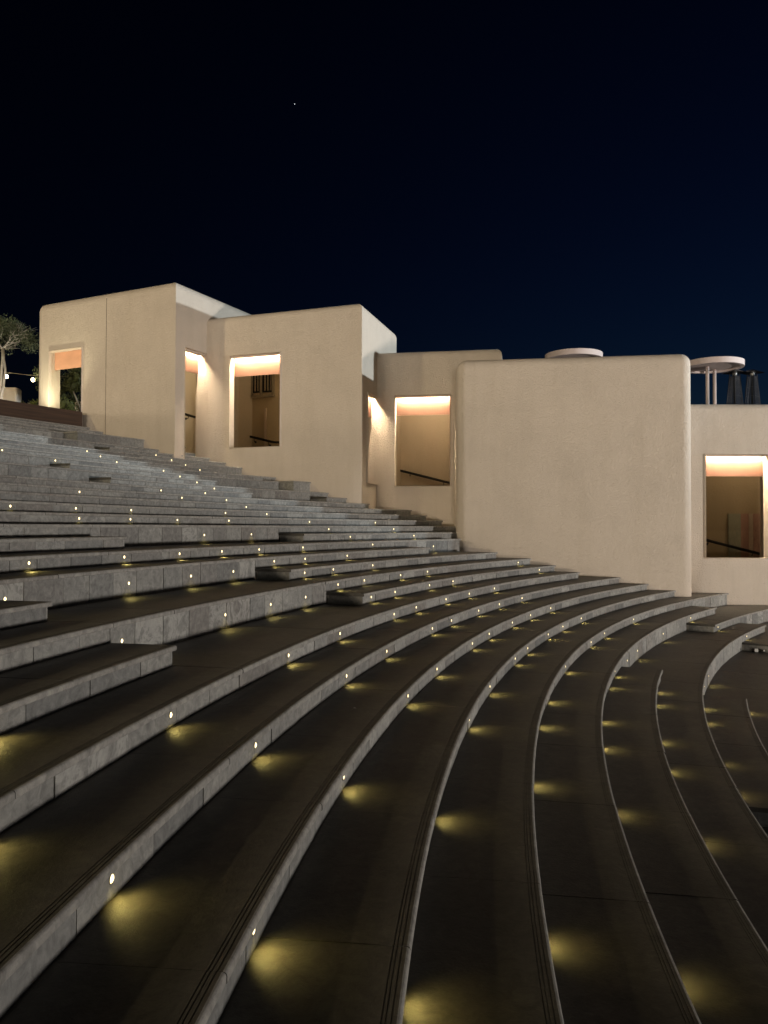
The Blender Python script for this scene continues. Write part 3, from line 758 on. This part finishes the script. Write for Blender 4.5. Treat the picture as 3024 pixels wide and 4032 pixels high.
# string lights
root = empty('string_lights', (-13.8, 27.5, rel(5.5))); tag(root, 'string of glowing bulbs sagging between the tree and tallest block', 'string lights')
tube_obj('cable', [(-15.6, 27.5, 5.80), (-14.6, 27.5, 5.62), (-13.8, 27.5, 5.54), (-13.49, 27.5, 5.50), (-12.97, 27.5, 5.44), (-12.46, 27.5, 5.39), (-11.4, 27.5, 5.36)], .011, M['wire'], root)
for x, z in ((-13.56, 5.36), (-12.61, 5.245), (-14.6, 5.48)):
    bm = bmesh.new(); add_tube(bm, [(x, 27.5, rel(z) + .05), (x, 27.5, rel(z) + .16)], .022, 8); so = obj('socket', bm, M['black'], root)
    bm = bmesh.new(); bmesh.ops.create_uvsphere(bm, u_segments=14, v_segments=10, radius=.055)
    for v in bm.verts: v.co.z *= 1.15; v.co += Vector((x, 27.5, rel(z)))
    obj('bulb', bm, M['bulb'], root, smooth=True)
# planter uplights washing the tallest block
lamp('planter_uplight', 'SPOT', (-9.8, 22.3, 3.36), 170, (1.0, 0.92, 0.62), .04, spot_size=rad(120), spot_blend=.8).rotation_euler = Vector((.05, .55, 1.0)).to_track_quat('-Z', 'Y').to_euler()

# ------------------------------------------------------------------ litter
random.seed(3)
root = empty('crushed_cup', (-1.86, 11.16, Zk(10))); tag(root, 'crushed white plastic cup lying against the side of a step block', 'cup')
bm = bmesh.new(); c = Vector((-1.83, 11.15, Zk(10) + .034)); n = 14; rr_ = []
for f, r in ((0, .026), (.03, .030), (.06, .034), (.085, .038), (.09, .040)):
    rr_.append([bm.verts.new(c + Vector((f - .045, .8 * r * math.cos(t) + random.uniform(-.003, .003), .82 * r * math.sin(t)))) for t in [2 * math.pi * i / n for i in range(n)]])
for a, b in zip(rr_, rr_[1:]):
    for j in range(n): bm.faces.new((a[j], a[(j + 1) % n], b[(j + 1) % n], b[j]))
bm.faces.new(rr_[0])
obj('body', bm, M['plastic'], root, smooth=True)
root = empty('plastic_bottle', (7.16, 14.75, Zk(-1))); tag(root, 'clear plastic bottle lying at the foot of a dark step block', 'bottle')
bm = bmesh.new(); c = Vector((7.05, 14.78, Zk(-1) + .036)); d = Vector((.97, -.24, 0))
add_tube(bm, [c, c + d * .01, c + d * .13, c + d * .17, c + d * .19, c + d * .21], [.024, .034, .034, .022, .013, .013], 14); obj('body', bm, M['glass'], root, smooth=True)
bm = bmesh.new(); add_tube(bm, [c + d * .205, c + d * .228], .016, 12); obj('cap', bm, M['plastic'], root, smooth=True)
bm = bmesh.new(); add_tube(bm, [c + d * .05, c + d * .11], .0348, 14, cap=False); obj('paper_band', bm, M['plastic'], root, smooth=True)
def scrap(name, x, y, k, r, mat, label, cat):
    bm = bmesh.new(); n = 9; top = []
    for i in range(n):
        t = 2 * math.pi * i / n; q = r * random.uniform(.6, 1.1)
        top.append((x + q * math.cos(t), y + .6 * q * math.sin(t), Zk(k) + .003 + random.uniform(0, .012)))
    c0 = bm.verts.new((x, y, Zk(k) + .012)); vs_ = [bm.verts.new(p) for p in top]; lo_ = [bm.verts.new((p[0], p[1], p[2] - .0015)) for p in top]; c1 = bm.verts.new((x, y, Zk(k) + .0105))
    for i in range(n):
        j = (i + 1) % n; bm.faces.new((c0, vs_[i], vs_[j])); bm.faces.new((c1, lo_[j], lo_[i])); bm.faces.new((vs_[i], lo_[i], lo_[j], vs_[j]))
    o = obj(name, bm, mat); tag(o, label, cat)
scrap('dark_blot', -.54, 3.46, 5, .026, M['corten'], 'small dark blot on a near tread', 'leaf')  # unidentified dark mark, given a thin scrap shape
_px = P2(Rk(6) + .25, 168.0)
scrap('paper_scrap', _px[0], _px[1], 6, .012, M['plastic'], 'tiny pale paper scrap on a dark tread', 'paper')
# ------------------------------------------------------------------ one star
bm = bmesh.new(); bmesh.ops.create_icosphere(bm, subdivisions=1, radius=0.75)
o = obj('star', bm, M['star']); o.location = Vector((-0.10344, 0.86956, 0.48287)) * 2000 + Vector((0, 0, ZC)); tag(o, 'single bright star high in the dark night sky', 'star')
